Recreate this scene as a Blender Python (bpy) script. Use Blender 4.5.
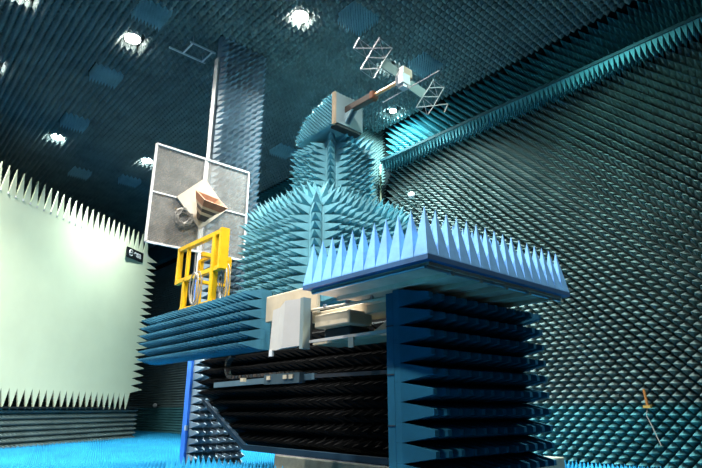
import bpy, bmesh, math, random
from mathutils import Vector, Matrix
random.seed(7)
for o in list(bpy.data.objects): bpy.data.objects.remove(o)
S = bpy.context.scene
COL = S.collection

# ------------------------------------------------------------ camera
FPX = 545.0; YAW = math.radians(42.0); PITCH = math.atan(175 / FPX); EYE = Vector((0, 0, 1.7))
cd = bpy.data.cameras.new('camera'); cam = bpy.data.objects.new('camera', cd); COL.objects.link(cam)
cd.sensor_width = 36; cd.sensor_fit = 'HORIZONTAL'; cd.lens = FPX / 702 * 36
cam.location = EYE; cam.rotation_euler = (math.pi / 2 + PITCH, 0, -YAW)
cd.clip_end = 200; S.camera = cam

# ------------------------------------------------------------ world, exposure
S.view_settings.view_transform = 'Standard'; S.view_settings.look = 'None'
S.view_settings.gamma = 1; S.view_settings.use_curve_mapping = False
S.view_settings.exposure = 0.0
w = bpy.data.worlds.new('world'); S.world = w; w.use_nodes = True
w.node_tree.nodes['Background'].inputs[0].default_value = (0.45, 0.75, 0.82, 1)
w.node_tree.nodes['Background'].inputs[1].default_value = 0.022

# lamps of the chamber: (x, y, watts, colour) ; those in the picture first, then unseen ones on the same grid, the last two added to light the right wall
LAMP_Z = 12.50; LAMP_GAIN = 1.7
LAMPS = [(4.46, 15.0, 620, (1, .95, .86)), (7.70, 10.75, 620, (1, .95, .86)), (1.45, 15.1, 620, (1, .95, .86)),
         (4.57, 23.45, 330, (.86, 1, .98)), (8.30, 23.2, 420, (.9, 1, .97)), (11.25, 10.7, 1500, (.88, 1, .97)),
         (13.5, 12.6, 800, (.6, 1, 1)),
         (4.46, 6.5, 620, (1, .97, .92)), (1.45, 6.5, 600, (1, .97, .92)), (-1.6, 10.75, 700, (1, .97, .92)),
         (-1.6, 2.5, 500, (1, .97, .92)), (1.45, 19.3, 480, (.98, 1, .92)),
         (11.8, 4.6, 300, (.5, 1, .9)), (9.9, 2.0, 400, (.9, 1, .97))]

# ------------------------------------------------------------ materials
def mat(name, col, rough=.75, var=.25, scale=1.3, metal=0, fine=.0, spec=.3):
    m = bpy.data.materials.new(name); m.use_nodes = True
    nt = m.node_tree; b = nt.nodes['Principled BSDF']
    b.inputs['Roughness'].default_value = rough; b.inputs['Metallic'].default_value = metal
    b.inputs['Specular IOR Level'].default_value = spec
    if var:
        g = nt.nodes.new('ShaderNodeNewGeometry'); n = nt.nodes.new('ShaderNodeTexNoise')
        n.inputs['Scale'].default_value = scale; n.inputs['Detail'].default_value = 5; n.inputs['Roughness'].default_value = .65
        r = nt.nodes.new('ShaderNodeValToRGB')
        r.color_ramp.elements[0].position = .3; r.color_ramp.elements[1].position = .7
        r.color_ramp.elements[0].color = tuple(c * (1 - var) for c in col) + (1,)
        r.color_ramp.elements[1].color = tuple(min(1, c * (1 + var)) for c in col) + (1,)
        nt.links.new(g.outputs['Position'], n.inputs['Vector'])
        nt.links.new(n.outputs['Fac'], r.inputs['Fac']); nt.links.new(r.outputs['Color'], b.inputs['Base Color'])
    else:
        b.inputs['Base Color'].default_value = tuple(col) + (1,)
    return m
def emis(name, col, s):
    m = bpy.data.materials.new(name); m.use_nodes = True; b = m.node_tree.nodes['Principled BSDF']
    b.inputs['Base Color'].default_value = (.8, .8, .8, 1)
    b.inputs['Emission Color'].default_value = tuple(col) + (1,); b.inputs['Emission Strength'].default_value = s
    return m
FOAM = dict(rough=.7, spec=.25)
M_ceil = mat('ceiling_foam', (0.115, 0.15, 0.15), **FOAM)
M_wall = mat('wall_foam', (0.115, 0.165, 0.162), **FOAM)
M_wall2 = mat('wall_foam_low', (0.06, 0.2, 0.22), **FOAM)
M_top = mat('upper_band_foam', (.035, .16, .19), **FOAM)
M_floor = mat('floor_foam', (0.012, 0.25, 0.47), **FOAM)
M_shroud = mat('shroud_foam', (0.105, 0.285, 0.34), **FOAM)
M_plat = mat('platform_foam', (0.135, 0.34, 0.62), var=.18, scale=4, **FOAM)
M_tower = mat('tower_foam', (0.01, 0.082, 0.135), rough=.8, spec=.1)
M_arm = mat('arm_foam', (0.03, 0.13, 0.185), **FOAM)
M_column = mat('column_foam', (0.18, 0.25, 0.3), **FOAM)
M_inner = mat('inner_foam_shade', (0.004, 0.0042, 0.0045), rough=.8, spec=.08)  # near black: the shade of the opening is put into the foam colour
M_vent = mat('vent_foam', (0.24, 0.4, 0.46), **FOAM)
M_slab = mat('slab_dark', (0.005, 0.01, 0.012))
M_bluetrim = mat('blue_paint', (.03, .16, .62), rough=.45)
M_bluebar = mat('blue_bar', (0.004, 0.02, 0.038), rough=.6)
M_white = mat('white_paint', (0.5, 0.51, 0.51), rough=.4, var=.06)
M_refl = mat('reflector_paint', (.57, .62, .45), rough=.38, var=.05, scale=.5, spec=.5)
M_cream = mat('cream_enamel', (0.36, 0.3, 0.21), rough=.45, var=.12, scale=3)
M_greybox = mat('grey_box', (0.3, 0.29, 0.27), rough=.5, var=.08)
M_metal = mat('brushed_metal', (0.35, 0.36, 0.38), rough=.4, var=.15, metal=.8)
M_alu = mat('aluminium_tube', (0.4, 0.36, 0.36), rough=.4, var=.05, metal=.2)
M_panelgrey = mat('panel_grey', (0.13, 0.17, 0.165), rough=.5, var=.08)
M_under = mat('underside_sheet', (0.6, 0.43, 0.31), rough=.5, var=.25, scale=1.5)
M_dark = mat('dark_metal', (.02, .022, .025), rough=.5)
M_yellow = mat('yellow_paint', (0.58, 0.34, 0.006), rough=.4, var=.1, scale=4)
M_conc = mat('concrete', (0.2, 0.21, 0.165), rough=.9, var=.25, scale=6)
M_plate = mat('plate_paint', (0.19, 0.27, 0.29), rough=.45, var=.06)
M_copper = mat('copper_rod', (.62, .32, .16), rough=.35, var=.1)
M_brown = mat('brown_box', (0.04, 0.03, 0.025), rough=.5, var=.2)
M_beige = mat('beige_plate', (0.4, 0.345, 0.28), rough=.55, var=.08, scale=3)
M_horn = mat('horn_brown', (.24, .10, .05), rough=.5, var=.25, scale=6)
M_tan = mat('tan_face', (.55, .34, .20), rough=.5, var=.1)
M_black = mat('black_sign', (.008, .01, .012), rough=.4, var=0)
M_wire = mat('wire_grey', (0.22, 0.21, 0.19), rough=.4, var=.2, scale=20)
M_wood = mat('strip_wood', (0.36, 0.28, 0.19), rough=.6)
M_strip = mat('strip_olive', (.30, .30, .20), rough=.6)
M_orange = mat('orange_handle', (0.2, 0.075, 0.015), rough=.5)

def mesh_mat():
    m = mat('wire_mesh', (.20, .195, .18), rough=.6, var=.3, scale=3)
    nt = m.node_tree; b = nt.nodes['Principled BSDF']; out = nt.nodes['Material Output']
    tc = nt.nodes.new('ShaderNodeTexCoord'); n = nt.nodes.new('ShaderNodeTexNoise')
    n.inputs['Scale'].default_value = 60; n.inputs['Detail'].default_value = 2
    mp = nt.nodes.new('ShaderNodeMapping'); mp.inputs['Scale'].default_value = (.45, 1, 1.5)
    nt.links.new(tc.outputs['Object'], mp.inputs['Vector']); nt.links.new(mp.outputs['Vector'], n.inputs['Vector'])
    r = nt.nodes.new('ShaderNodeMapRange'); r.inputs['From Min'].default_value = .35; r.inputs['From Max'].default_value = .65
    r.inputs['To Min'].default_value = .42; r.inputs['To Max'].default_value = .66
    nt.links.new(n.outputs['Fac'], r.inputs['Value'])
    t = nt.nodes.new('ShaderNodeBsdfTransparent'); mx = nt.nodes.new('ShaderNodeMixShader')
    nt.links.new(r.outputs['Result'], mx.inputs['Fac']); nt.links.new(t.outputs[0], mx.inputs[1])
    nt.links.new(b.outputs[0], mx.inputs[2]); nt.links.new(mx.outputs[0], out.inputs['Surface'])
    return m
M_mesh = mesh_mat()

# ------------------------------------------------------------ helpers
def link(name, me, m=None, parent=None, mw=None):
    o = bpy.data.objects.new(name, me); COL.objects.link(o)
    if m and me is not None and not me.materials: me.materials.append(m)
    if mw is not None: o.matrix_basis = mw
    if parent:
        o.parent = parent
        # parents are never rotated or scaled: only undo their translation
        o.matrix_basis = Matrix.Translation(-parent.location) @ o.matrix_basis
    return o
def sub(o, part):
    o.parent = part; o.matrix_basis = Matrix.Identity(4); return o
def tag(o, label, cat, group=None):
    o['label'] = label; o['category'] = cat
    if group: o['group'] = group
    return o
def thing(name, loc, label, cat, group=None):
    o = bpy.data.objects.new(name, None); COL.objects.link(o); o.location = loc; o.empty_display_size = .2
    return tag(o, label, cat, group)
def struct(o): o['kind'] = 'structure'; return o
def mesh_of(name, bm):
    me = bpy.data.meshes.new(name); bmesh.ops.recalc_face_normals(bm, faces=bm.faces); bm.to_mesh(me); bm.free(); return me
def box(bm, x0, x1, y0, y1, z0, z1, mw=None):
    vs = [bm.verts.new((x, y, z)) for z in (z0, z1) for y in (y0, y1) for x in (x0, x1)]
    for f in ((0, 2, 3, 1), (4, 5, 7, 6), (0, 1, 5, 4), (2, 6, 7, 3), (0, 4, 6, 2), (1, 3, 7, 5)):
        bm.faces.new([vs[i] for i in f])
    if mw is not None: bmesh.ops.transform(bm, matrix=mw, verts=vs)
    return vs
def boxo(name, lim, m, parent=None, bev=0.0):
    bm = bmesh.new(); box(bm, *lim)
    if bev: bmesh.ops.bevel(bm, geom=list(bm.edges), offset=bev, segments=2, affect='EDGES', profile=.5)
    return link(name, mesh_of(name, bm), m, parent)
def tube(bm, pts, r, n=8, closed=False, cap=True):
    pts = [Vector(p) for p in pts]; rings = []
    N = len(pts); prev = None
    for i, p in enumerate(pts):
        if closed: d = pts[(i + 1) % N] - pts[i - 1]
        else: d = pts[min(i + 1, N - 1)] - pts[max(i - 1, 0)]
        d.normalize()
        a = prev if prev is not None else (Vector((0, 0, 1)) if abs(d.z) < .9 else Vector((1, 0, 0)))
        u = (a - d * a.dot(d)).normalized(); v = d.cross(u); prev = u
        rings.append([bm.verts.new(p + (u * math.cos(t) + v * math.sin(t)) * r) for t in [2 * math.pi * k / n for k in range(n)]])
    for i in range(N if closed else N - 1):
        A, B = rings[i], rings[(i + 1) % N]
        for k in range(n): bm.faces.new((A[k], A[(k + 1) % n], B[(k + 1) % n], B[k]))
    if cap and not closed: bm.faces.new(rings[0][::-1]); bm.faces.new(rings[-1])
def tubeo(name, pts, r, m, parent=None, n=8, closed=False):
    bm = bmesh.new(); tube(bm, pts, r, n, closed); return link(name, mesh_of(name, bm), m, parent)
def bar(bm, a, b, w, h, up=(0, 0, 1)):
    a, b = Vector(a), Vector(b); d = (b - a); L = d.length; d.normalize(); up = Vector(up)
    s = d.cross(up).normalized(); u = s.cross(d)
    mw = Matrix((( d.x, s.x, u.x, a.x), (d.y, s.y, u.y, a.y), (d.z, s.z, u.z, a.z), (0, 0, 0, 1)))
    return box(bm, 0, L, -w / 2, w / 2, -h / 2, h / 2, mw)
def baro(name, a, b, w, h, m, parent=None, up=(0, 0, 1), bev=0):
    bm = bmesh.new(); bar(bm, a, b, w, h, up)
    if bev: bmesh.ops.recalc_face_normals(bm, faces=bm.faces); bmesh.ops.bevel(bm, geom=list(bm.edges), offset=bev, segments=2, affect='EDGES')
    return link(name, mesh_of(name, bm), m, parent)
def prism(name, poly, depth_vec, m, parent=None):
    bm = bmesh.new(); dv = Vector(depth_vec)
    a = [bm.verts.new(p) for p in poly]; b = [bm.verts.new(Vector(p) + dv) for p in poly]
    bm.faces.new(a); bm.faces.new(b[::-1]); n = len(poly)
    for i in range(n): bm.faces.new((a[i], b[i], b[(i + 1) % n], a[(i + 1) % n]))
    return link(name, mesh_of(name, bm), m, parent)

# one foam pyramid: base square p in local xy, tip towards local +z; blunt = flat tip as share of the base
def pyr_geo(p, L, blunt=.0, base=.0, cut=0):
    rot = 0
    h = p / 2; vs = []; fs = []
    if cut:
        k = h - p * cut; R_ = ((-k, -h), (k, -h), (h, -k), (h, k), (k, h), (-k, h), (-h, k), (-h, -k))
        for z in (0, base): vs += [(x * .985, y * .985, z) for x, y in R_]
        vs.append((0, 0, L))
        for i in range(8): fs.append((i, (i + 1) % 8, 8 + (i + 1) % 8, 8 + i)); fs.append((8 + i, 8 + (i + 1) % 8, 16))
        fs.append(tuple(range(7, -1, -1))); return vs, fs
    def ring(s, z): 
        i0 = len(vs)
        for (x, y) in ((-h, -h), (h, -h), (h, h), (-h, h)):
            c, sn = math.cos(rot), math.sin(rot)
            vs.append(((x * c - y * sn) * s, (x * sn + y * c) * s, z))
        return i0
    r0 = ring(.985, 0); last = r0
    if base: 
        r1 = ring(.985, base)
        for k in range(4): fs.append((r0 + k, r0 + (k + 1) % 4, r1 + (k + 1) % 4, r1 + k))
        last = r1
    if blunt:
        r2 = ring(blunt, L)
        for k in range(4): fs.append((last + k, last + (k + 1) % 4, r2 + (k + 1) % 4, r2 + k))
        fs.append((r2, r2 + 1, r2 + 2, r2 + 3))
    else:
        vs.append((0, 0, L)); t = len(vs) - 1
        for k in range(4): fs.append((last + k, last + (k + 1) % 4, t))
    fs.append((r0 + 3, r0 + 2, r0 + 1, r0))
    return vs, fs
_pyr = {}
def pyr_mesh(p, L, m, blunt=0, base=0, cut=0):
    k = (round(p, 4), round(L, 4), m.name, blunt, base, cut)
    if k not in _pyr:
        vs, fs = pyr_geo(p, L, blunt, base, cut); me = bpy.data.meshes.new('absorber_pyramid'); me.from_pydata(vs, [], fs)
        me.materials.append(m); _pyr[k] = me
    return _pyr[k]
def frame_at(pos, n, u):
    n = Vector(n).normalized(); u = Vector(u); u = (u - n * u.dot(n)).normalized(); v = n.cross(u); p = Vector(pos)
    return Matrix(((u.x, v.x, n.x, p.x), (u.y, v.y, n.y, p.y), (u.z, v.z, n.z, p.z), (0, 0, 0, 1)))
FW = Vector((math.sin(YAW) * math.cos(PITCH), math.cos(YAW) * math.cos(PITCH), math.sin(PITCH)))
RT = Vector((math.cos(YAW), -math.sin(YAW), 0)); UP = RT.cross(FW)
def inframe(p):
    q = Vector(p) - EYE; z = q.dot(FW)
    if z < .1: return None
    x = 351 + FPX * q.dot(RT) / z; y = 234 - FPX * q.dot(UP) / z
    return (x, y, z)
def stuff_mesh(name, frames, p, L, m, parent, blunt=0, base=0, cut=0):
    vs, fs = pyr_geo(p, L, blunt, base, cut); fs = fs[:-1]
    V = []; F = []
    for mw in frames:
        i = len(V); V += [tuple(mw @ Vector(v)) for v in vs]; F += [tuple(i + k for k in f) for f in fs]
    me = bpy.data.meshes.new(name); me.from_pydata(V, [], F)
    o = link(name, me, m, parent); o['kind'] = 'stuff'; return o
def absorbers(parent, frames, p, L, m, blunt=0, base=0, cut=0, limit=300, keep=None, stuffname='absorber_field'):
    """frames: list of matrices. The biggest in view become single parts, the rest one joined field."""
    rank = []; rest = []
    for mw in frames:
        t = inframe(mw.translation)
        if t and -6 < t[0] < 708 and -6 < t[1] < 474 and (keep is None or keep(*t)): rank.append((t[2], mw))
        else: rest.append(mw)
    rank.sort(key=lambda a: a[0])
    me = pyr_mesh(p, L, m, blunt, base, cut)
    for z, mw in rank[:limit]: link('absorber_pyramid', me, None, parent, mw)
    rest += [mw for z, mw in rank[limit:]]
    if rest: stuff_mesh(stuffname, rest, p, L, m, parent, blunt, base, cut)
def grid(o, u, v, n, nu, nv, pu, pv, skip=None):
    o, u, v = Vector(o), Vector(u), Vector(v); out = []
    for i in range(nu):
        for j in range(nv):
            c = o + u * ((i + .5) * pu) + v * ((j + .5) * pv)
            if skip and skip(c): continue
            out.append(frame_at(c, n, u))
    return out

# ============================================================ the chamber
CZ = 12.72; WX = 14.68
VENTS = [(8.95, 9.64), (4.40, 13.4), (4.53, 17.44), (4.72, 21.56), (12.14, 9.83), (12.26, 18.07), (6.38, 26.5), (8.53, 25.85)]
floor = struct(boxo('floor', (-6, WX, -4, 40, -.15, 0), M_slab))
ceil = struct(boxo('ceiling', (-6, WX, -4, 40, CZ, CZ + .15), M_slab))
wr = struct(boxo('wall_right', (WX, WX + .2, -4, 40, 0, CZ), M_slab))
wb = struct(boxo('wall_back', (-6, WX, 40, 40.2, 0, CZ), M_slab))

def ceil_skip(c):
    for l in LAMPS:
        if abs(c.x - l[0]) < .31 and abs(c.y - l[1]) < .31: return True
    for v in VENTS:
        if abs(c.x - v[0]) < .46 and abs(c.y - v[1]) < .46: return True
    return 6.4 < c.x < 8.1 and 13.1 < c.y < 13.5 or c.x > 14.25
absorbers(ceil, grid((-5, -3, CZ), (1, 0, 0), (0, 1, 0), (0, 0, -1), 96, 210,   .2, .2, ceil_skip), .2, .32, M_ceil, base=.19, cut=.36,
          keep=lambda x, y, z: y < 110)
# right wall: square pyramids set on edge (diamond lattice)
P = .2; dg = P * math.sqrt(2)
fw_up = []; fw_lo = []; fw_top = []; LEDGE = 10.95
for i in range(int(37 / (dg / 2))):
    for j in range(int(12.5 / (dg / 2))):
        if (i + j) % 2: continue
        y = 1.5 + i * dg / 2; z = .15 + j * dg / 2
        if LEDGE - .25 < z < LEDGE + .3: continue
        if 13.7 < y < 15.6: continue
        (fw_lo if z < 1.72 else fw_top if z > LEDGE else fw_up).append(frame_at((WX, y, z), (-1, 0, 0), (0, 1, 1)))
absorbers(wr, fw_up, P, .52, M_wall, base=.04, limit=230, keep=lambda x, y, z: x > 545 and y > 60)
absorbers(wr, fw_top, P, .52, M_top, base=.04, limit=0)
absorbers(wr, fw_lo, P, .52, M_wall2, base=.04, limit=70, keep=lambda x, y, z: x > 560)
# ledge under the ceiling with hanging pyramids
t1 = struct(boxo('trim_1', (13.85, WX, -4, 13.7, LEDGE - .05, LEDGE + .05), mat('ledge_paint', (.014, .045, .055), rough=.8, spec=.1)))
absorbers(t1, grid((13.87, 2, LEDGE - .05), (1, 0, 0), (0, 1, 0), (0, 0, -1), 4, 83, .14, .14), .14, .38, M_top, limit=150, keep=lambda x, y, z: x > 390)
# pier of the sliding door beside the ledge
t2 = struct(boxo('trim_2', (13.15, WX, 14.35, 15.4, 0, CZ - .05), M_slab))
absorbers(t2, grid((13.17, 14.35, .1), (1, 0, 0), (0, 0, 1), (0, -1, 0), 11, 97, .13, .13), .13, .3, M_wall, limit=0)
boxo('edge_strip', (14.16, 14.20, 13.98, 14.02, 0, 11.0), M_strip, t2)
# floor field
def floor_skip(c):
    return (4.6 < c.x < 9.5 and 4.1 < c.y < 9.2 or 4.6 < c.x < 5.6 and c.y < 10.6) or (6.3 < c.x < 8.2 and 12.7 < c.y < 13.6)
fl = grid((-3, 2, 0), (1, 0, 0), (0, 1, 0), (0, 0, 1), 88, 180, .2, .2, floor_skip)
absorbers(floor, fl, .2, .46, M_floor, limit=150, keep=lambda x, y, z: x < 275 or x > 540)
fb = grid((-6, 40, 0), (1, 0, 0), (0, 0, 1), (0, -1, 0), 100, 62, .2, .2)
absorbers(wb, fb, .2, .4, M_wall, limit=0)

# ------------------------------------------------------------ lamps and vents
def lamp(i, x, y, wt, col):
    seen = i < 7; lr = .12 if i in (5, 6) else .22
    lb = ['round ceiling lamp shining beside the ceiling vent near the top of the tall column', 'bright round ceiling lamp above the rounded absorber shroud and mast',
          'round ceiling lamp over the reflector, in one row with the lamp by the column', 'pale green-white ceiling lamp over the white serrated reflector',
          'ceiling lamp beside the upper corner of the wire mesh panel', 'ceiling lamp behind the satellite model', 'ceiling lamp lighting the corner over the wall ledge'][i] if seen else 'unseen round white ceiling lamp over the open floor away from column and vents'
    t = thing('ceiling_lamp', (x, y, CZ), lb, 'lamp', 'round chamber ceiling lamps')
    bm = bmesh.new(); tube(bm, [(x, y, CZ), (x, y, LAMP_Z + .06)], lr + .02, 20); lh = link('lamp_housing', mesh_of('lamp_housing', bm), M_white, t)
    bm = bmesh.new(); tube(bm, [(x, y, LAMP_Z + .06), (x, y, LAMP_Z + .02)], lr, 20)
    sub(link('lamp_lens', mesh_of('lamp_lens', bm), emis('lamp_glow', col, 110), t), lh)
    ld = bpy.data.lights.new('lamp_light', 'AREA'); ld.shape = 'DISK'; ld.size = .42; ld.energy = wt * LAMP_GAIN; ld.spread = math.radians(165 if i == 6 else 118); ld.color = col
    lo = bpy.data.objects.new('lamp_light', ld); COL.objects.link(lo); lo.location = (x, y, LAMP_Z)
for i, l in enumerate(LAMPS): lamp(i, *l)
vl = ['above the mast and boom', 'near the top of the tall column', 'between two lamps over the column', 'beside the lamp over the reflector', 'behind the satellite model',
      'beside the rounded shroud mast', 'over the middle of the serrated reflector', 'over the corner of the reflector with the sign']
for (x, y), s in zip(VENTS, vl):
    t = thing('ceiling_vent', (x, y, CZ), 'square patch of fine blue ceiling foam ' + s, 'vent', 'fine foam patches in the ceiling')
    boxo('backing', (x - .45, x + .45, y - .45, y + .45, CZ - .06, CZ), M_slab, t)
    stuff_mesh('foam_points', grid((x - .45, y - .45, CZ - .06), (1, 0, 0), (0, 1, 0), (0, 0, -1), 9, 9, .1, .1), .1, .40, M_vent, t)

# ------------------------------------------------------------ tall column
c = thing('absorber_column', (7.25, 13.3, 0), 'tall floor to ceiling column of grey-blue foam pyramids behind the wire mesh panel', 'column')
boxo('panel', (6.52, 8.02, 13.22, 13.40, 0, CZ - .02), M_column, c)
boxo('edge_trim', (6.46, 6.52, 13.20, 13.42, 5.2, 11.9), M_white, c); tr_ = boxo('edge_trim', (6.46, 6.52, 13.20, 13.42, 0, 5.2), M_bluetrim, c)
for z in (1.2, 2.9, 6.6, 8.4, 10.2):
    sub(boxo('trim_clip', (6.44, 6.50, 13.18, 13.25, z, z + .12), M_white, c), tr_)
absorbers(c, grid((6.52, 13.22, .1), (1, 0, 0), (0, 0, 1), (0, -1, 0), 8, 66, .187, .19), .187, .42, M_column, base=.05)

# ladder-like frame hanging by the column top
f = thing('cable_tray', (5.9, 13.85, 12.2), 'thin pale rectangular metal frame hanging from ceiling beside the tall column', 'frame')
for a, b in (((5.3, 14.17, 12.2), (6.5, 14.17, 12.2)), ((5.66, 13.5, 12.2), (6.5, 13.5, 12.2)), ((5.75, 13.5, 12.2), (5.75, 14.17, 12.2)), ((6.4, 13.5, 12.2), (6.4, 14.17, 12.2))):
    baro('rail', a, b, .035, .05, M_white, f)
for x, y in ((5.75, 13.5), (6.4, 14.17)): tubeo('hanger', [(x, y, 12.2), (x, y, CZ)], .008, M_alu, f, 5)

# ------------------------------------------------------------ white serrated reflector
O = Vector((4.49, 23.11, 0)); DV = Vector((.817, .577, 0)).normalized(); NV = Vector((DV.y, -DV.x, 0))   # NV faces the camera
def rp(s, z, off=0):
    return O + DV * s + NV * (.007 * (s - 1.4) ** 2 + .006 * (z - 3) ** 2 * .35 + off) + Vector((0, 0, z))
S0, S1, Z0, Z1 = -5.5, 6.80, 2.42, 9.12
r = thing('serrated_reflector', rp(1, 0), 'huge pale white concave reflector wall with sawtooth edges', 'reflector')
bm = bmesh.new(); NA, NB = 34, 18
gv = [[[bm.verts.new(rp(S0 + (S1 - S0) * a / NA, Z0 + (Z1 - Z0) * b / NB, o)) for b in range(NB + 1)] for a in range(NA + 1)] for o in (0, -.12)]
for k, g in enumerate(gv):
    for a in range(NA):
        for b in range(NB): bm.faces.new((g[a][b], g[a + 1][b], g[a + 1][b + 1], g[a][b + 1]))
for a in range(NA):
    bm.faces.new((gv[0][a][0], gv[1][a][0], gv[1][a + 1][0], gv[0][a + 1][0])); bm.faces.new((gv[0][a][NB], gv[0][a + 1][NB], gv[1][a + 1][NB], gv[1][a][NB]))
for b in range(NB):
    bm.faces.new((gv[0][0][b], gv[0][0][b + 1], gv[1][0][b + 1], gv[1][0][b])); bm.faces.new((gv[0][NA][b], gv[1][NA][b], gv[1][NA][b + 1], gv[0][NA][b + 1]))
me = mesh_of('dish', bm)
for p in me.polygons: p.use_smooth = False
link('dish', me, M_refl, r)
def tooth(s_, z_, ds, dz, tip):
    b0 = rp(s_, z_); b1 = rp(s_ + ds, z_ + dz); t = rp(*tip); dv = -NV * .05
    prism('tooth', [b0, b1, t], dv, M_refl, r)
nt_ = 34; st = (S1 - S0) / nt_
for i in range(nt_):
    s_ = S0 + st * i
    tooth(s_, Z1, st, 0, (s_ + st * .5, Z1 + 1.02))
    tooth(s_, Z0, st, 0, (s_ + st * .5, Z0 - .74))
nz = 20; sz = (Z1 - Z0) / nz
for j in range(nz):
    z_ = Z0 + sz * j; tooth(S1, z_, 0, sz, (S1 + .85, z_ + sz * .5))
for a in range(nt_ + 1):
    s_ = S0 + st * a
    bm = bmesh.new(); box(bm, -.04, .04, -.04, .04, -.04, .04, Matrix.Translation(rp(s_, Z1 + .02, -.02))); link('stud', mesh_of('stud', bm), M_white, r)
# sign
def text_mesh(body, size, name):
    cu = bpy.data.curves.new(name, 'FONT'); cu.body = body; cu.size = size; cu.extrude = .004; cu.align_x = 'LEFT'; cu.align_y = 'CENTER'; cu.offset = .012
    o = bpy.data.objects.new(name, cu); COL.objects.link(o); bpy.context.view_layer.update()
    me = bpy.data.meshes.new_from_object(o.evaluated_get(bpy.context.evaluated_depsgraph_get())); bpy.data.objects.remove(o); me.name = name; return me
sg0, sg1, sz0, sz1 = 5.1, 6.46, 8.62, 9.18
sc = rp((sg0 + sg1) / 2, (sz0 + sz1) / 2, .05)
sgn = thing('logo_sign', sc, 'small black sign with white round emblem and lettering on the white reflector', 'sign')
smw = Matrix(((DV.x, 0, NV.x, sc.x), (DV.y, 0, NV.y, sc.y), (0, 1, 0, sc.z), (0, 0, 0, 1)))
bm = bmesh.new(); box(bm, -.66, .66, -.24, .24, -.03, .03, smw); link('board', mesh_of('board', bm), M_black, sgn)
tm = text_mesh('esa', .46, 'lettering'); link('lettering', tm, M_white, sgn, smw @ Matrix.Translation((-.12, .04, .034)))
bm = bmesh.new(); tube(bm, [(math.cos(t) * .14 - .36, math.sin(t) * .14, .035) for t in [math.radians(40 + k * 14) for k in range(21)]], .032, 6); 
tube(bm, [(-.44, 0, .035), (-.26, .01, .035)], .03, 6); bmesh.ops.transform(bm, matrix=smw, verts=bm.verts)
link('emblem', mesh_of('emblem', bm), M_white, sgn)
# foam plinth under the reflector
pl = thing('reflector_plinth', O + DV * 1.5, 'low dark green foam wall under the white reflector', 'foam wall')
def pp(s, z, off): return O + DV * s + NV * off + Vector((0, 0, z))
prism('backing', [pp(-6, 0, -.25), pp(7.95, 0, -.25), pp(7.95, 1.72, -.25), pp(-6, 1.72, -.25)], -NV * .3, M_slab, pl)
absorbers(pl, grid(pp(-6, .32, -.25), DV, (0, 0, 1), NV, 69, 7, .202, .2), .2, .32, M_wall, base=.04)
prism('top_board', [pp(-6, 1.72, .1), pp(7.95, 1.72, .1), pp(7.95, 1.78, .1), pp(-6, 1.78, .1)], -NV * .6, M_slab, pl)

# ------------------------------------------------------------ concrete plinth, dark screen inside the machine
PX = 6.0
boxo('concrete_plinth', (PX, 9.4, 5.0, 8.72, 0, .92), M_conc, None, .02)
tag(bpy.data.objects['concrete_plinth'], 'weathered concrete plinth under the dark opening of the machine', 'plinth')
SX = PX + .5
sc_ = thing('absorber_screen', (SX, 7.5, .92), 'screen of foam pyramids coloured near black for the shade inside the opening under the platform', 'screen')
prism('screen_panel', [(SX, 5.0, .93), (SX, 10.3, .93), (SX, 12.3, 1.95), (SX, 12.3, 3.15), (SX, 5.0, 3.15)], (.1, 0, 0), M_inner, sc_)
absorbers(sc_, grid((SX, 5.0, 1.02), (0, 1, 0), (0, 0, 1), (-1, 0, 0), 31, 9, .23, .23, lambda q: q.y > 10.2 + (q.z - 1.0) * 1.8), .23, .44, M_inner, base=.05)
baro('lower_bar', (PX + .06, 5.0, .97), (PX + .06, 9.80, .99), .10, .10, M_bluebar, sc_)
baro('slanted_bar', (PX + .06, 9.80, .99), (PX + .06, 11.6, 1.86), .08, .08, M_bluebar, sc_)
baro('lower_trim', (PX + .02, 5.0, .93), (PX + .02, 8.7, .93), .02, .02, M_alu, sc_)
# low block of spikes in front of the column foot
fb_ = thing('floor_foam_block', (5.0, 8.9, 0), 'low block of blue foam spikes on the floor before the column foot', 'foam block')
boxo('block_base', (4.7, 5.5, 7.5, 10.5, 0, .36), M_slab, fb_)
absorbers(fb_, grid((4.7, 7.5, .36), (1, 0, 0), (0, 1, 0), (0, 0, 1), 4, 15, .2, .2), .2, .5, M_floor)

# ------------------------------------------------------------ blue foam tower (right of the opening)
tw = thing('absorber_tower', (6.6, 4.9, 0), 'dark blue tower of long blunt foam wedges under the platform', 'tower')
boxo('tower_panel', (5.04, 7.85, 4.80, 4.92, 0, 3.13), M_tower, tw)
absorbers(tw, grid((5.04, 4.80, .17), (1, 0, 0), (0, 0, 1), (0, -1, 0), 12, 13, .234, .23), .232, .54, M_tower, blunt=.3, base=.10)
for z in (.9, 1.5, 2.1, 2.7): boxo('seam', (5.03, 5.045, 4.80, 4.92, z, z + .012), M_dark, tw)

# ------------------------------------------------------------ platform
pf = thing('foam_platform', (5.9, 4.7, 3.18), 'raised platform carrying a bed of upright light blue foam spikes', 'platform')
X0, X1, Y0, Y1, PZ = 4.36, 7.48, 3.62, 5.82, 3.23
boxo('tray', (X0, X1, Y0, Y1, PZ, PZ + .055), mat('tray_blue', (.03, .10, .22), rough=.6), pf)
nx_, ny_ = 16, 11
absorbers(pf, grid((X0, Y0, PZ + .055), (1, 0, 0), (0, 1, 0), (0, 0, 1), nx_, ny_, (X1 - X0) / nx_, (Y1 - Y0) / ny_), (X1 - X0) / nx_, .60, M_plat, base=.012)
for i in range(6):
    a = X0 + .10 + (X1 - X0 - .2) * i / 6; b = X0 + .10 + (X1 - X0 - .2) * (i + 1) / 6
    boxo('underside_sheet', (a + .008, b - .008, Y0 + .08, Y1 - .05, PZ - .035 + random.uniform(-.006, .006), PZ), M_under, pf)
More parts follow.
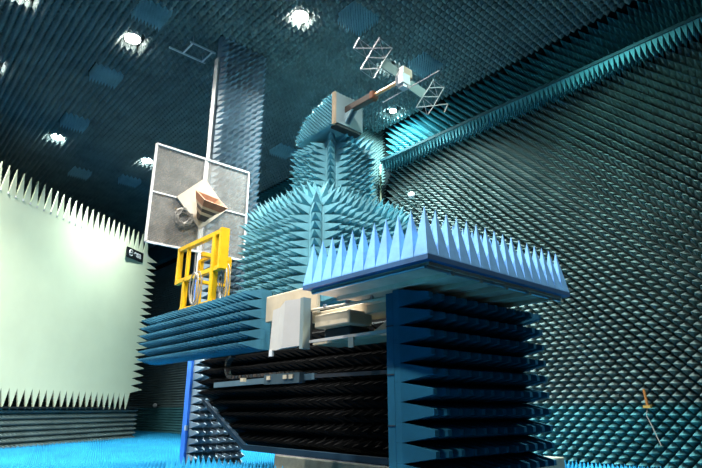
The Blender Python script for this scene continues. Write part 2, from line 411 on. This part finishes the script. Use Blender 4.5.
for x in (X0 + .55, X0 + 1.1, X0 + 1.65, X0 + 2.2, X0 + 2.75): boxo('rib', (x - .03, x + .03, Y0 + .1, Y1 - .1, PZ - .09, PZ - .03), M_under, pf)
tubeo('edge_pipe', [(X0 + .1, Y0 + .12, PZ - .05), (X1 - .1, Y0 + .12, PZ - .05)], .022, M_metal, pf)
tubeo('edge_pipe', [(X0 + .1, Y0 + .12, PZ - .05), (X0 + .1, Y1 - .1, PZ - .05)], .018, M_metal, pf)
for x in (X0 + .5, X0 + 1.3, X0 + 2.1, X0 + 2.8): boxo('clamp', (x, x + .05, Y0 + .09, Y0 + .15, PZ - .075, PZ), M_metal, pf)

# ------------------------------------------------------------ cream drive housing and boxes in the opening
dh = thing('drive_housing', (5.6, 6.2, 2.62), 'cream enamelled drive housing with rails under the platform', 'machine')
boxo('beam', (5.45, 5.95, 4.95, 7.0, 3.02, 3.19), M_cream, dh, .015)
boxo('motor_box', (5.15, 5.6, 5.75, 6.55, 2.86, 3.06), M_cream, dh, .02)
boxo('side_plate', (5.35, 5.42, 6.75, 8.22, 3.15, 3.62), M_cream, dh, .02)
boxo('lower_tray', (5.4, 5.95, 4.95, 6.9, 2.66, 2.72), M_cream, dh)
prism('slant_sheet', [(5.5, 4.95, 2.73), (5.5, 5.7, 2.73), (5.5, 5.2, 2.95), (5.5, 4.95, 3.0)], (.05, 0, 0), M_cream, dh)
tubeo('pipe', [(5.1, 4.95, 3.10), (5.1, 6.6, 3.14)], .022, M_cream, dh); tubeo('pipe', [(5.12, 6.6, 2.70), (5.12, 6.6, 3.14)], .018, M_dark, dh)
fr_ = baro('front_rail', (5.08, 4.93, 2.66), (5.08, 7.0, 2.66), .04, .04, M_greybox, dh)
boxo('dark_motor', (5.3, 5.7, 5.9, 6.5, 2.72, 2.86), M_dark, dh, .03)
sub(boxo('tag_plate', (5.04, 5.06, 5.55, 5.66, 2.50, 2.64), M_panelgrey, dh), fr_)
boxo('rail_bolt', (5.06, 5.10, 5.2, 5.24, 3.11, 3.16), M_metal, dh); boxo('rail_bolt', (5.06, 5.10, 5.7, 5.74, 3.12, 3.17), M_metal, dh)
boxo('rail_bolt', (5.06, 5.10, 6.2, 6.24, 3.13, 3.18), M_metal, dh)
wl = bpy.data.lights.new('housing_fill', 'AREA'); wl.energy = 7; wl.size = .4; wl.color = (1, .80, .55)  # unseen warm light added to brighten the housing in the opening
wo = bpy.data.objects.new('housing_fill', wl); COL.objects.link(wo); wo.location = (4.98, 6.2, 2.60); wo.rotation_euler = (math.radians(0), math.radians(118), 0)

cb = thing('cover_box', (5.0, 7.0, 2.6), 'pale grey pointed sheet metal cover box beside the blue foam arm', 'box')
bm = bmesh.new()
pts = [(5.02, 7.55), (4.97, 7.28), (4.86, 6.98), (4.95, 6.64), (5.06, 6.64), (5.06, 7.55)]
lo = [bm.verts.new((x, y, 2.60 - .02 * (k in (1, 2)))) for k, (x, y) in enumerate(pts)]; hi = [bm.verts.new((x + .04, y, 3.26 + .06 * (k in (2, 3)))) for k, (x, y) in enumerate(pts)]
bm.faces.new(lo[::-1]); bm.faces.new(hi)
for k in range(6): bm.faces.new((lo[k], lo[(k + 1) % 6], hi[(k + 1) % 6], hi[k]))
link('shell', mesh_of('shell', bm), M_greybox, cb)
boxo('rear_flange', (4.94, 5.08, 6.56, 6.64, 2.55, 3.32), M_panelgrey, cb)
boxo('latch', (4.98, 5.02, 7.42, 7.50, 2.50, 2.60), M_white, cb)

gr = thing('guide_rail', (5.15, 7.8, 2.1), 'grey-blue steel guide rail crossing the dark opening', 'rail')
baro('rail_bar', (5.15, 6.5, 2.16), (5.15, 9.5, 2.12), .05, .09, mat('steel_blue', (.06, .10, .12), rough=.45), gr)
baro('carriage', (5.10, 6.75, 2.15), (5.10, 7.7, 2.15), .12, .15, mat('steel_blue2', (.03, .05, .06), rough=.5), gr)
for y in (6.9, 7.05, 7.5, 8.3): boxo('bolt_block', (5.02, 5.08, y, y + .10, 2.14, 2.20), M_cream, gr)
boxo('support_post', (5.36, 5.44, 4.98, 5.06, 0, 2.20), M_dark, gr); baro('rail_extension', (5.40, 5.0, 2.17), (5.15, 6.5, 2.16), .04, .05, M_dark, gr)
cc = thing('cable_chain', (5.3, 8.8, 2.2), 'curved black cable chain with brass links over the guide rail', 'cable chain')
path = [(5.3, 9.15 + .20 * math.sin(a), 2.44 + .19 * math.cos(a)) for a in [math.radians(k * 12) for k in range(16)]]
path = path + [(5.3, 9.1 - .12 * k, 2.25) for k in range(18)]
for q in range(len(path) - 1):
    a, b = Vector(path[q]), Vector(path[q + 1]); baro('chain_link', a + (b - a) * .12, b - (b - a) * .12, .10, .05, M_dark if q % 2 else M_brown, cc)

# ------------------------------------------------------------ blue foam arm at the left
AX = 5.42; AZ0, AZ1 = 2.70, 3.78
ar = thing('foam_outrigger', (AX, 10.6, AZ0), 'long horizontal arm of blue foam wedges below the yellow frame', 'foam arm')
boxo('arm_panel', (AX, AX + .12, 8.33, 13.05, AZ0, AZ1), M_arm, ar)
absorbers(ar, grid((AX, 8.33, AZ0), (0, 1, 0), (0, 0, 1), (-1, 0, 0), 26, 6, .18, .18), .18, .46, M_arm, blunt=.12, base=.09)

# ------------------------------------------------------------ yellow frame with cable coils
yf = thing('yellow_frame', (5.6, 11.1, AZ1), 'bright yellow steel safety frame standing on the blue foam arm', 'frame')
def yb(name, a, b, w=.11, h=.11): return baro(name, a, b, w, h, M_yellow, yf, up=(1, 0, 0) if abs(Vector(b)[2] - Vector(a)[2]) > .3 else (0, 0, 1), bev=.01)
fx = 5.44
yb('top_bar', (fx, 12.2, 5.36), (fx, 10.1, 5.36)); yb('bottom_bar', (fx, 12.2, 4.56), (fx, 10.1, 4.56))
yb('post', (fx, 12.2, 4.50), (fx, 12.2, 5.41)); yb('post', (fx, 10.1, 4.50), (fx, 10.1, 5.41), .11, .2)
yb('post', (fx, 11.75, 4.56), (fx, 11.75, 5.36), .07, .08); yb('brace', (fx + .16, 12.1, 4.62), (fx + .16, 12.1, 5.30), .08, .08)
yb('leg', (fx, 11.8, AZ1), (fx, 11.8, 4.56)); yb('leg', (fx, 10.45, AZ1), (fx, 10.45, 5.36), .12, .14)
yb('leg', (fx + .35, 11.8, AZ1), (fx + .35, 11.8, 5.10)); yb('leg', (6.25, 11.3, AZ1), (6.25, 11.3, 5.10))
yb('rear_bar', (fx + .1, 11.3, 5.10), (6.3, 11.3, 5.10), .09, .11); yb('rear_bar', (fx + .1, 11.3, 4.45), (6.3, 11.3, 4.45), .07, .08); yb('rear_bar', (fx + .35, 11.8, 5.08), (fx + .35, 11.3, 5.08), .08, .08)
yb('foot_bar', (fx, 11.9, AZ1 + .06), (fx, 10.35, AZ1 + .06), .12, .1); yb('foot_bar', (fx, 11.3, AZ1 + .06), (6.3, 11.3, AZ1 + .06), .1, .1)
def coil(y, x, rx, rz, n, lab, zc, seed):
    rnd = random.Random(seed); bm = bmesh.new(); pts = []
    for k in range(n * 22):
        a = 2 * math.pi * k / 22; q = 1 + .12 * math.sin(k * .37)
        pts.append((x + .05 * math.sin(k * .19), y + rx * q * math.cos(a), zc + rz * q * math.sin(a)))
    tube(bm, pts, .013, 5); return tag(link('cable_coil', mesh_of('cable_coil', bm), M_wire), lab, 'cable')
coil(11.05, fx - .10, .18, .36, 5, 'pale cable coil hung between the legs of the yellow frame', 4.22, 1)
coil(10.15, fx + .10, .15, .38, 5, 'grey cable coil hung outside the thick yellow post', 4.22, 2)

# ------------------------------------------------------------ wire mesh panel with horn
MY = 12.35; k_ = MY / 11.5
def mp_(x, z): return (x * k_, MY, 1.7 + (z - 1.7) * k_)
wm = thing('wire_mesh_panel', mp_(5.5, 5.2), 'square wire mesh panel in a thin white frame with beige diamond plate and horn', 'panel')
A, B, Cc, D = mp_(4.29, 7.57), mp_(6.76, 7.57), mp_(6.76, 5.2), mp_(4.29, 5.2)
for a, b in ((A, B), (B, Cc), (Cc, D), (D, A)): baro('frame_bar', a, b, .05, .05, M_white, wm, up=(0, 1, 0))
cxm, czm = mp_(5.525, 6.39)[0], mp_(5.525, 6.39)[2]
for a, b in (((cxm, MY, czm), (cxm, MY, A[2])), ((cxm, MY, czm), (cxm, MY, D[2])), ((cxm, MY, czm), (A[0], MY, czm)), ((cxm, MY, czm), (B[0], MY, czm))): baro('cross_bar', a, b, .035, .035, M_white, wm, up=(0, 1, 0))
for (xa, xb) in ((A[0], cxm), (cxm, B[0])):
    for (za, zb) in ((D[2], czm), (czm, A[2])):
        bm = bmesh.new(); vs = [bm.verts.new(p) for p in ((xa, MY, za), (xb, MY, za), (xb, MY, zb), (xa, MY, zb))]; bm.faces.new(vs)
        link('mesh_pane', mesh_of('mesh_pane', bm), M_mesh, wm)
dR = .655 * k_
prism('diamond_plate', [(cxm, MY - .03, czm + dR), (cxm + dR, MY - .03, czm), (cxm, MY - .03, czm - dR), (cxm - dR, MY - .03, czm)], (0, -.03, 0), M_beige, wm)
# horn: tapered body with bands, rim up and forward
hb = Vector((cxm - .02, MY - .10, czm - .42)); hax = Vector((.10, -.52, .62)).normalized(); hu = Vector((1, .0, .12)).normalized(); hu = (hu - hax * hu.dot(hax)).normalized(); hv = hax.cross(hu)
def hring(bm, t, hw, hh): return [bm.verts.new(hb + hax * t + hu * (sx * hw) + hv * (sz_ * hh)) for sx, sz_ in ((-1, -1), (1, -1), (1, 1), (-1, 1))]
def hsect(name, t0, t1, w0, w1, m, par, hollow=False):
    bm = bmesh.new(); w0 *= 1.2; w1 *= 1.2; a = hring(bm, t0, w0, w0 * .8); b = hring(bm, t1, w1, w1 * .8)
    for k in range(4): bm.faces.new((a[k], a[(k + 1) % 4], b[(k + 1) % 4], b[k]))
    bm.faces.new(a[::-1])
    if hollow:
        c_ = hring(bm, t1, w1 * .88, w1 * .68); d_ = hring(bm, t0 + .02, w0 * .6, w0 * .5)
        for k in range(4): bm.faces.new((b[k], b[(k + 1) % 4], c_[(k + 1) % 4], c_[k])); bm.faces.new((c_[k], c_[(k + 1) % 4], d_[(k + 1) % 4], d_[k]))
        bm.faces.new(d_)
    else: bm.faces.new(b)
    return link(name, mesh_of(name, bm), m, par)
hr = hsect('horn', .37, .56, .23, .30, M_horn, wm, True)
for a_ in (('horn_throat', -.05, .12, .08, .12, M_brown), ('horn_band', .12, .20, .13, .16, M_wood), ('horn_body', .20, .30, .15, .19, M_brown), ('horn_band', .30, .37, .20, .225, M_wood)):
    sub(hsect(*a_, wm), hr)
rnd = random.Random(5); bm = bmesh.new(); pts = []
wx_, _, wz_ = mp_(5.08, 5.93)
for k in range(90):
    a = k * .55; q = .13 + .12 * rnd.random(); pts.append((wx_ + q * math.cos(a) * 1.0, MY - .08 + .05 * math.sin(k * .3), wz_ + q * math.sin(a)))
tube(bm, pts, .011, 4); link('tangled_wire', mesh_of('tangled_wire', bm), M_wire, wm)
tubeo('rear_strut', [(cxm, MY + .06, czm), (cxm, MY + .06, 4.6), (fx + .35, 11.86, 4.6)], .02, M_metal, wm)

# ------------------------------------------------------------ rounded foam shroud, neck and head
def shroud(name, label, x0, x1, y0, y1, z0, z1, r_, p, L, m, toprows, avoid=None):
    CH = p * 1.15
    t = thing(name, (x0 + (x1 - x0) / 2, y0 + (y1 - y0) / 2, z0), label, 'foam cover')
    bm = bmesh.new(); box(bm, x0, x1, y0, y1, z0, z1); bmesh.ops.recalc_face_normals(bm, faces=bm.faces)
    bmesh.ops.bevel(bm, geom=[e for e in bm.edges if all(abs(v.co.x - x0) + abs(v.co.y - y0) < 1e-4 for v in e.verts)], offset=CH, segments=1, affect='EDGES')
    bmesh.ops.bevel(bm, geom=[e for e in bm.edges if all(abs(v.co.z - z1) < 1e-4 for v in e.verts)], offset=r_, segments=6, affect='EDGES', profile=.5)
    link('cover_body', mesh_of('cover_body', bm), m, t)
    fr = []
    straight = z1 - r_ - z0; ns = int(straight / p)
    # profile rows: (inset, z, normal_out, normal_up)
    rows = [(0, z1 - r_ - (k + .5) * straight / ns, 1, 0) for k in range(ns)]
    na = max(2, round(r_ * math.pi / 2 / p))
    for k in range(na):
        a = math.pi / 2 * (k + .5) / na; rows.append((r_ - r_ * math.cos(a), z1 - r_ + r_ * math.sin(a), math.cos(a), math.sin(a)))
    for k in range(toprows): rows.append((r_ + (k + .5) * p, z1, 0, 1))
    jit = random.Random(3)
    for (ins, z, no, nu_) in rows:
        n1 = int((y1 - y0 - max(ins, CH)) / p)
        for i in range(n1):
            y = y0 + max(ins, CH) + (i + .5) * p
            if avoid and avoid(x0 + ins, y, z): continue
            fr.append(frame_at((x0 + ins, y, z), (-no + jit.uniform(-.05, .05), jit.uniform(-.05, .05), nu_ + jit.uniform(-.05, .05)), (0, 1, 0)))
        n2 = int((x1 - x0 - max(ins, CH)) / p)
        for i in range(n2):
            x = x0 + max(ins, CH) + (i + .5) * p
            if avoid and avoid(x, y0 + ins, z): continue
            fr.append(frame_at((x, y0 + ins, z), (jit.uniform(-.05, .05), -no + jit.uniform(-.05, .05), nu_ + jit.uniform(-.05, .05)), (1, 0, 0)))
    s2 = math.sqrt(.5); cr = []
    for (ins, z, no, nu_) in rows[:ns + na]:
        cr.append(frame_at((x0 + CH * .42 + ins * .7, y0 + CH * .42 + ins * .7, z), (-no * s2, -no * s2, nu_ + .12), (1, -1, 0)))
    absorbers(t, cr, p * 1.25, L * .62, m, base=.03, limit=40)
    absorbers(t, fr, p, L, m, base=.03, limit=260)
    return t
shroud('positioner_shroud', 'broad rounded teal foam shroud behind the spiked platform', 7.05, 10.05, 9.0, 11.75, 3.9, 6.42, .55, .195, .52, M_shroud, 3, lambda x, y, z: x > 7.6 and y > 9.2 and z > 6.35 and x < 9.4)
shroud('positioner_neck', 'narrow teal foam neck rising from the broad shroud', 7.88, 9.18, 9.5, 10.85, 6.4, 8.30, .18, .17, .46, M_shroud, 0, lambda x, y, z: z > 8.15 and y > 9.55)
boxo('pedestal', (7.8, 9.3, 9.4, 11.0, 0, 3.9), M_dark); tag(bpy.data.objects['pedestal'], 'dark pedestal under the rounded foam shroud', 'pedestal')

hd = thing('rotary_head', (8.05, 9.8, 8.3), 'square grey-blue mounting plate with a fine ribbed hood on the foam neck', 'machine head')
boxo('mounting_plate', (7.62, 8.50, 9.0, 9.05, 8.36, 9.19), M_plate, hd)
boxo('edge_board', (7.56, 7.62, 9.0, 9.10, 8.30, 9.19), M_wood, hd)
boxo('under_plate', (7.66, 8.46, 9.02, 9.25, 8.29, 8.35), M_dark, hd)
# hood: profile in y-z swept along x
prof = [(9.08, 8.42), (9.08, 9.16)] + [(9.08 + 1.55 * math.sin(a), 8.35 + .81 * math.cos(a)) for a in [math.radians(k * 10) for k in range(1, 10)]]
prism('hood', [(7.66, y, z) for y, z in prof], (.8, 0, 0), M_shroud, hd)
fr = []
for i in range(15):
    for j in range(8):
        y = 9.13 + i * .1; z = 8.40 + j * .1
        if (((y - 9.08) / 1.5) ** 2 + ((z - 8.35) / .78) ** 2) < 1: fr.append(frame_at((7.66, y, z), (-1, 0, .1), (0, 1, 0)))
for k in range(18):
    a = math.radians(2 + k * 5)
    for j in range(8):
        fr.append(frame_at((7.71 + j * .1, 9.08 + 1.55 * math.sin(a), 8.35 + .81 * math.cos(a)), (0, math.sin(a) * .5, math.cos(a)), (1, 0, 0)))
stuff_mesh('hood_foam', fr, .1, .17, M_shroud, hd)
# boom
bo = thing('antenna_boom', (7.97, 9.0, 8.79), 'boom of a dark brown box and copper rod reaching from the mounting plate', 'boom')
baro('sleeve', (7.97, 9.0, 8.79), (7.97, 8.08, 8.77), .17, .17, M_brown, bo, bev=.01)
baro('sleeve_tip', (7.97, 8.10, 8.77), (7.97, 7.98, 8.77), .20, .20, mat('red_brown', (.13, .045, .02)), bo, bev=.01)
tubeo('rod', [(7.97, 8.0, 8.78), (7.97, 7.2, 8.76)], .045, M_copper, bo, 12)
prism('gusset', [(7.9, 9.0, 8.70), (7.9, 8.72, 8.70), (7.9, 9.0, 8.42)], (.04, 0, 0), M_plate, bo); prism('gusset', [(8.02, 9.0, 8.70), (8.02, 8.72, 8.70), (8.02, 9.0, 8.42)], (.04, 0, 0), M_plate, bo)
# satellite model
SY = 7.1
sm = thing('satellite_model', (8.0, SY, 8.8), 'small satellite model with grey panels and triangular truss wings on the boom', 'satellite model')
boxo('body', (7.82, 8.08, 6.98, 7.20, 8.58, 8.84), M_white, sm, .01); boxo('upper_body', (7.92, 8.20, 7.02, 7.26, 8.84, 9.06), M_tan, sm, .01)
boxo('face_sheet', (7.90, 7.92, 7.02, 7.26, 8.85, 9.05), M_white, sm); boxo('lower_bracket', (7.86, 8.04, 7.0, 7.16, 8.50, 8.58), M_metal, sm)
def quad(name, L, y, m): prism(name, [(x, y, z) for x, z in L], (0, .03, 0), m, sm)
quad('panel', [(7.41, 9.04), (7.87, 8.97), (7.72, 8.73), (7.27, 8.77)], SY, M_panelgrey); quad('panel', [(8.25, 8.86), (8.79, 8.82), (8.60, 8.53), (8.11, 8.60)], SY, M_panelgrey)
V = dict(A=(6.47, 8.84), B=(6.63, 9.18), E=(7.24, 9.5), D=(7.64, 9.43), P=(7.03, 9.12), Q=(6.87, 8.81), I=(7.41, 9.05), F=(6.66, 8.42), G=(7.22, 8.7), H=(7.04, 8.37),
         a=(9.06, 9.24), b=(9.46, 9.2), c=(8.86, 8.92), d=(8.63, 8.59), e=(9.22, 8.83), f=(8.38, 8.21), g=(8.78, 8.18), h=(9.57, 8.78), i=(9.4, 8.47), j=(9.02, 8.51))
for e in 'AB AP PD EP PQ QF DI IG GH QI FG ac cd df cb be ej jg de fj jh hi'.split():
    (xa, za), (xb, zb) = V[e[0]], V[e[1]]; tubeo('truss_rod', [(xa, SY, za), (xb, SY, zb)], .012, M_alu, sm, 6)
for e in 'BQ BP ED EI AQ PI QG FH QH ab ae ce dj fg dg'.split():
    (xa, za), (xb, zb) = V[e[0]], V[e[1]]; tubeo('truss_wire', [(xa, SY + .02, za), (xb, SY + .02, zb)], .006, M_alu, sm, 5)
tubeo('dipole_rod', [(8.02, 7.80, 8.50), (8.02, 6.12, 8.51)], .012, M_alu, sm, 6); tubeo('dipole_mount', [(8.02, 7.0, 8.49), (8.02, 7.0, 8.60)], .02, M_alu, sm, 6)

# ------------------------------------------------------------ small things on the walls
hnd = thing('pull_cord', (14.1, 5.30, 1.5), 'orange wooden handle with hanging cord on the right foam wall', 'handle')
tubeo('grip', [(14.15, 5.34, 2.15), (14.12, 5.30, 1.78)], .03, M_orange, hnd, 10); tubeo('bracket', [(14.12, 5.30, 1.78), (14.62, 5.30, 1.78)], .02, M_orange, hnd)
boxo('hook', (14.05, 14.16, 5.22, 5.38, 1.72, 1.78), mat('brass', (.3, .2, .05), rough=.4), hnd)
tubeo('cord', [(14.1, 5.30, 1.74), (14.08, 5.34, 1.55), (14.08, 5.25, 1.3), (14.07, 5.12, .9)], .012, M_wire, hnd, 5)
def sensor(x, y, z, lab):
    t = thing('wall_sensor', (x, y, z), lab, 'sensor')
    bm = bmesh.new(); bmesh.ops.create_uvsphere(bm, u_segments=16, v_segments=10, radius=.13, matrix=Matrix.Translation((x, y, z))); link('globe', mesh_of('globe', bm), M_white, t)
    tubeo('stem', [(x, y, z), (WX, y, z)], .03, M_dark, t)
sensor(14.05, 12.3, 9.15, 'small white globe sensor on the wall beside the shroud'); sensor(14.05, 33.0, 1.9, 'small white globe sensor on the far wall beside the column foot')
